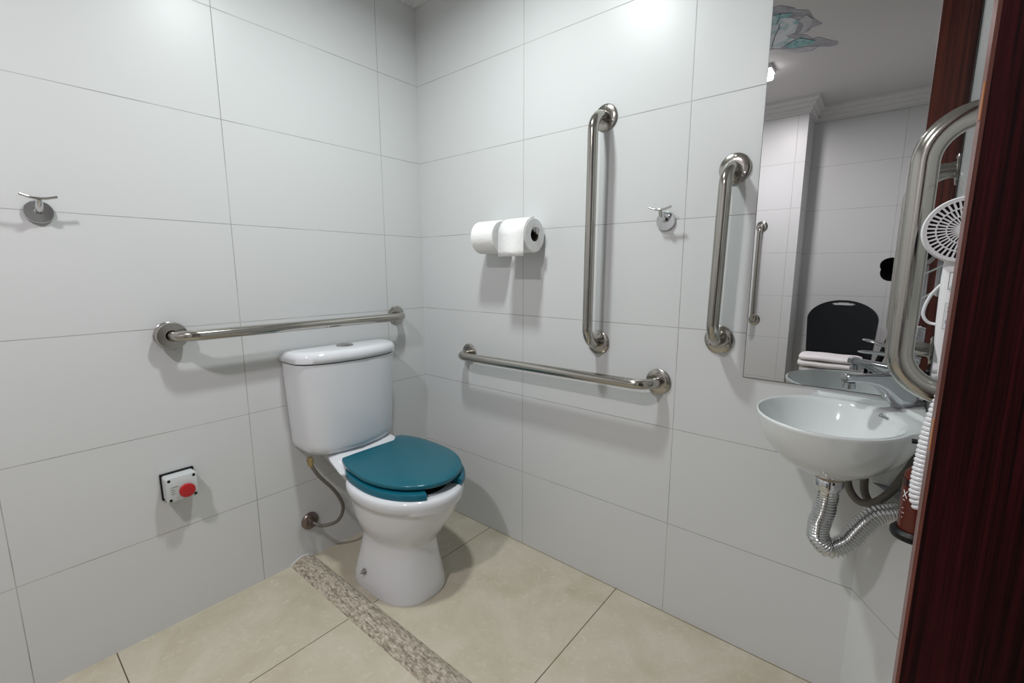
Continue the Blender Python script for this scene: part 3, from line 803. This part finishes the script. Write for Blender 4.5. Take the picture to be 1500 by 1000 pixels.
# ------------------------------------------------------------------ chair and towels (seen in the mirror)
ch = empty('chair', (1.44, -2.40, 0), 'black padded chair with hand-hole in backrest, seen in the mirror', 'chair')
bm = B()
def seatring(g, z): return [(1.44 + sx*(.205-g) - sx*.03*(1-math.cos(a)) if False else 1.44 + (.205-g)*math.copysign(abs(math.cos(a))**.45, math.cos(a)), -2.37 + (.215-g)*math.copysign(abs(math.sin(a))**.45, math.sin(a)), z) for sx in (1,) for a in [2*PI*k/40 for k in range(40)]]
loft(bm, [seatring(.015, .385), seatring(0, .395), seatring(0, .420), seatring(.012, .432), seatring(.05, .436)])
build('seat', bm, M['bvinyl'], ch, angle=60)
# backrest: arched plate with a hand hole, bent back a little
bm = B()
def backpt(u, z): return Vector((1.44 + u, -2.560 - (z-.45)*.11 + .35*u*u, z))
W = .205
cols = []
def half(z):
    if z < .78: return W - .018*(.78-z)/.33*1.0 + .0
    t = (z-.78)/.135; return W*math.sqrt(max(0, 1-t*t*.985))
zs = [.47 + (.78-.47)*k/6 for k in range(7)] + [.78 + .135*math.sin(PI/2*k/26) for k in range(1, 27)]
rows = []
for z in zs:
    hw = half(z); row = []
    for k in range(49):
        s = -1 + 2*k/48; row.append(bm.verts.new(backpt(s*hw, z)))
    rows.append(row)
for i in range(len(rows)-1):
    for k in range(48):
        zc = (rows[i][k].co.z + rows[i+1][k].co.z)/2; uc = (rows[i][k].co.x + rows[i+1][k+1].co.x)/2 - 1.44
        if (abs(zc-.889)/.0095)**2 + (uc/.065)**2 < 1: continue
        bm.faces.new((rows[i][k], rows[i][k+1], rows[i+1][k+1], rows[i+1][k]))
o = build('backrest', bm, M['bvinyl'], ch, angle=80)
md = o.modifiers.new('t', 'SOLIDIFY'); md.thickness = .032; md.offset = 0
md = o.modifiers.new('b', 'BEVEL'); md.width = .008; md.segments = 3; md.angle_limit = math.radians(50)
for sx in (-1, 1):
    bm = B(); sweep(bm, fillet([(1.44+sx*.17, -2.19, .384), (1.44+sx*.19, -2.17, .012), (1.44+sx*.19, -2.17, .001)], .02), .011, 12); build('leg', bm, M['black'], ch)
    bm = B(); sweep(bm, fillet([(1.44+sx*.17, -2.59, .52), (1.44+sx*.17, -2.55, .36), (1.44+sx*.19, -2.64, .001)], .05), .011, 12); build('leg', bm, M['black'], ch)
for y in (-2.22, -2.53):
    bm = B(); sweep(bm, [(1.27, y, .374), (1.61, y, .374)], .010, 10); build('seat_rail', bm, M['black'], ch)
def towel(z, h, x0, x1, label, dy=0):
    bm = B(); secs = []
    for k in range(22):
        t = k/21; x = x0 + (x1-x0)*t; e = min(1, 4*min(t, 1-t)+.72)
        sec = []
        for j in range(24):
            a = 2*PI*j/24
            sec.append((x, -2.34 + dy + .125*e*math.copysign(abs(math.cos(a))**.5, math.cos(a)), z + h/2 + h/2*e*math.copysign(abs(math.sin(a))**.55, math.sin(a)) + .0016*math.sin(x*31 + z*90)*math.sin(PI*t)))
        secs.append(sec)
    loft(bm, secs)
    t = tag(build('folded_towel', bm, M['towel'], angle=70), label, 'towel', 'folded towels on the chair')
    bm = B(); secs = []
    return t
towel(.4375, .039, 1.252, 1.600, 'bottom white folded towel of the stack on the black chair')
towel(.4785, .043, 1.240, 1.590, 'middle white folded towel of the stack on the black chair', .004)
towel(.5235, .034, 1.244, 1.585, 'top white folded towel of the stack on the black chair', -.002)

# ------------------------------------------------------------------ camera of the view
CAM = Vector((1.66295, -1.36486, 1.12680)); yaw, pitch, roll_ = math.radians(39.553), math.radians(-8.9749), math.radians(-.0302)
fwd = Vector((-math.sin(yaw)*math.cos(pitch), math.cos(yaw)*math.cos(pitch), math.sin(pitch)))
rgt = Vector((math.cos(yaw), math.sin(yaw), 0)); up = rgt.cross(fwd)
r2 = rgt*math.cos(roll_) + up*math.sin(roll_); u2 = -rgt*math.sin(roll_) + up*math.cos(roll_)
cd = bpy.data.cameras.new('view_camera'); co = bpy.data.objects.new('view_camera', cd); COL.objects.link(co)
cd.sensor_fit = 'HORIZONTAL'; cd.sensor_width = 36; cd.lens = 659.92*36/1500; cd.clip_start = .01; cd.clip_end = 50
mt = Matrix((r2, u2, -fwd)).transposed().to_4x4(); mt.translation = CAM; co.matrix_world = mt
SC.camera = co

# the photographer's camera on its tripod, visible in the mirror
pc = empty('photo_camera', CAM - fwd*.10, 'black camera with petal lens hood, partly seen in mirror beside the looped bar', 'camera')
def cpt(r, u, b): return CAM + rgt*r + up*u - fwd*b        # right, up, back from the pupil
bm = B()
n = 64
outer, inner_, bo_, bi_ = [], [], [], []
for k in range(n):
    a = 2*PI*k/n; ca, sa = math.cos(a), math.sin(a)
    dep = .020 - .012*math.cos(2*a*1.0) if False else .022 - .014*abs(math.sin(2*a))**.8
    outer.append(cpt(.055*ca, .055*sa, dep)); inner_.append(cpt(.0525*ca, .0525*sa, dep))
    bo_.append(cpt(.043*ca, .043*sa, .062)); bi_.append(cpt(.0405*ca, .0405*sa, .062))
loft(bm, [bi_, inner_, outer, bo_], False, False)
build('lens_hood', bm, M['black'], pc, angle=50)
bm = B(); lathe(bm, CAM - fwd*.145, fwd, [(0, .037), (.02, .038), (.022, .040), (.05, .040), (.052, .0415), (.085, .0415), (.086, .037)], 40); build('lens_barrel', bm, M['black'], pc)
bm = B(); lathe(bm, CAM - fwd*.0585, fwd, [(0, .0365), (.002, .030), (.0045, .018), (.0055, .0)], 40, True, False); build('front_element', bm, M['glassfront'], pc)
bm = B()
def cbox(r0, r1, u0, u1, b0, b1):
    vs = [bm.verts.new(cpt(r, u, b)) for r in (r0, r1) for u in (u0, u1) for b in (b0, b1)]
    for f in ((0,1,3,2), (4,6,7,5), (0,4,5,1), (2,3,7,6), (0,2,6,4), (1,5,7,3)): bm.faces.new([vs[i] for i in f])
cbox(-.068, .068, -.052, .040, .1455, .205); build('camera_body', bm, M['black'], pc, bevel=.006, seg=3)
bm = B(); cbox(-.028, .028, .0405, .068, .135, .20); build('viewfinder_hump', bm, M['black'], pc, bevel=.006, seg=3)
bm = B(); cbox(-.036, .016, .0685, .094, .105, .165); build('hot_shoe_unit', bm, M['black'], pc, bevel=.002)
tr = empty('tripod', (1.775, -1.50, 0), 'black camera tripod under the camera, seen in the mirror', 'tripod')
hb = cpt(0, -.053, .17)
bm = B(); lathe(bm, hb, -up, [(0, .026), (.010, .026), (.011, .018), (.04, .02), (.06, .026), (.075, .02), (.09, .018)], 28); build('tripod_head', bm, M['black'], tr)
apex = hb - up*.085
bm = B(); sweep(bm, [apex, (apex.x, apex.y, .50)], .014, 16); build('centre_column', bm, M['black'], tr)
for ang in (195, 318, 75):
    a = math.radians(ang); foot = Vector((apex.x + .30*math.cos(a), apex.y + .30*math.sin(a), .012)); top = Vector((apex.x + .03*math.cos(a), apex.y + .03*math.sin(a), apex.z-.02))
    bm = B(); sweep(bm, [top, top + (foot-top)*.5, top + (foot-top)*.5001, foot], lambda q: .0145 if q < .4 else .011, 16); l = build('tripod_leg', bm, M['black'], tr)
    bm = B(); lathe(bm, foot + Vector((0, 0, .004)), (0, 0, -1), [(0, .013), (.012, .013), (.0155, .010)], 16); build('rubber_foot', bm, M['rubber'], l)

# mark printed on the inner slope of the bowl, just under the rim below the faucet
MA = math.radians(40)
ax = Vector((.126*math.sin(MA), -.147*math.cos(MA), 0)).normalized(); ay = Vector((.27*math.cos(MA), .27*math.sin(MA), .96)).normalized()
az = ax.cross(ay).normalized(); ay = az.cross(ax)
MP = Vector((1.591 + .126*math.cos(MA), -.201 + .147*math.sin(MA), RIM-.0075)) - ax*.014 - ay*.005 + az*.0016
mm = Matrix((ax, ay, az)).transposed().to_4x4(); mm.translation = MP
MARK.matrix_parent_inverse = Matrix(); MARK.matrix_basis = Matrix.Translation(-wb.location) @ mm

# ------------------------------------------------------------------ world and view
w = bpy.data.worlds.new('world'); SC.world = w; w.use_nodes = True
w.node_tree.nodes['Background'].inputs['Color'].default_value = (.8, .85, 1, 1); w.node_tree.nodes['Background'].inputs['Strength'].default_value = .02
SC.view_settings.view_transform = 'Standard'; SC.view_settings.look = 'None'
SC.view_settings.exposure = 0.0; SC.view_settings.gamma = 1; SC.view_settings.use_curve_mapping = False
SC.cycles.max_bounces = 12; SC.cycles.diffuse_bounces = 6; SC.cycles.glossy_bounces = 6
SC.cycles.caustics_reflective = False
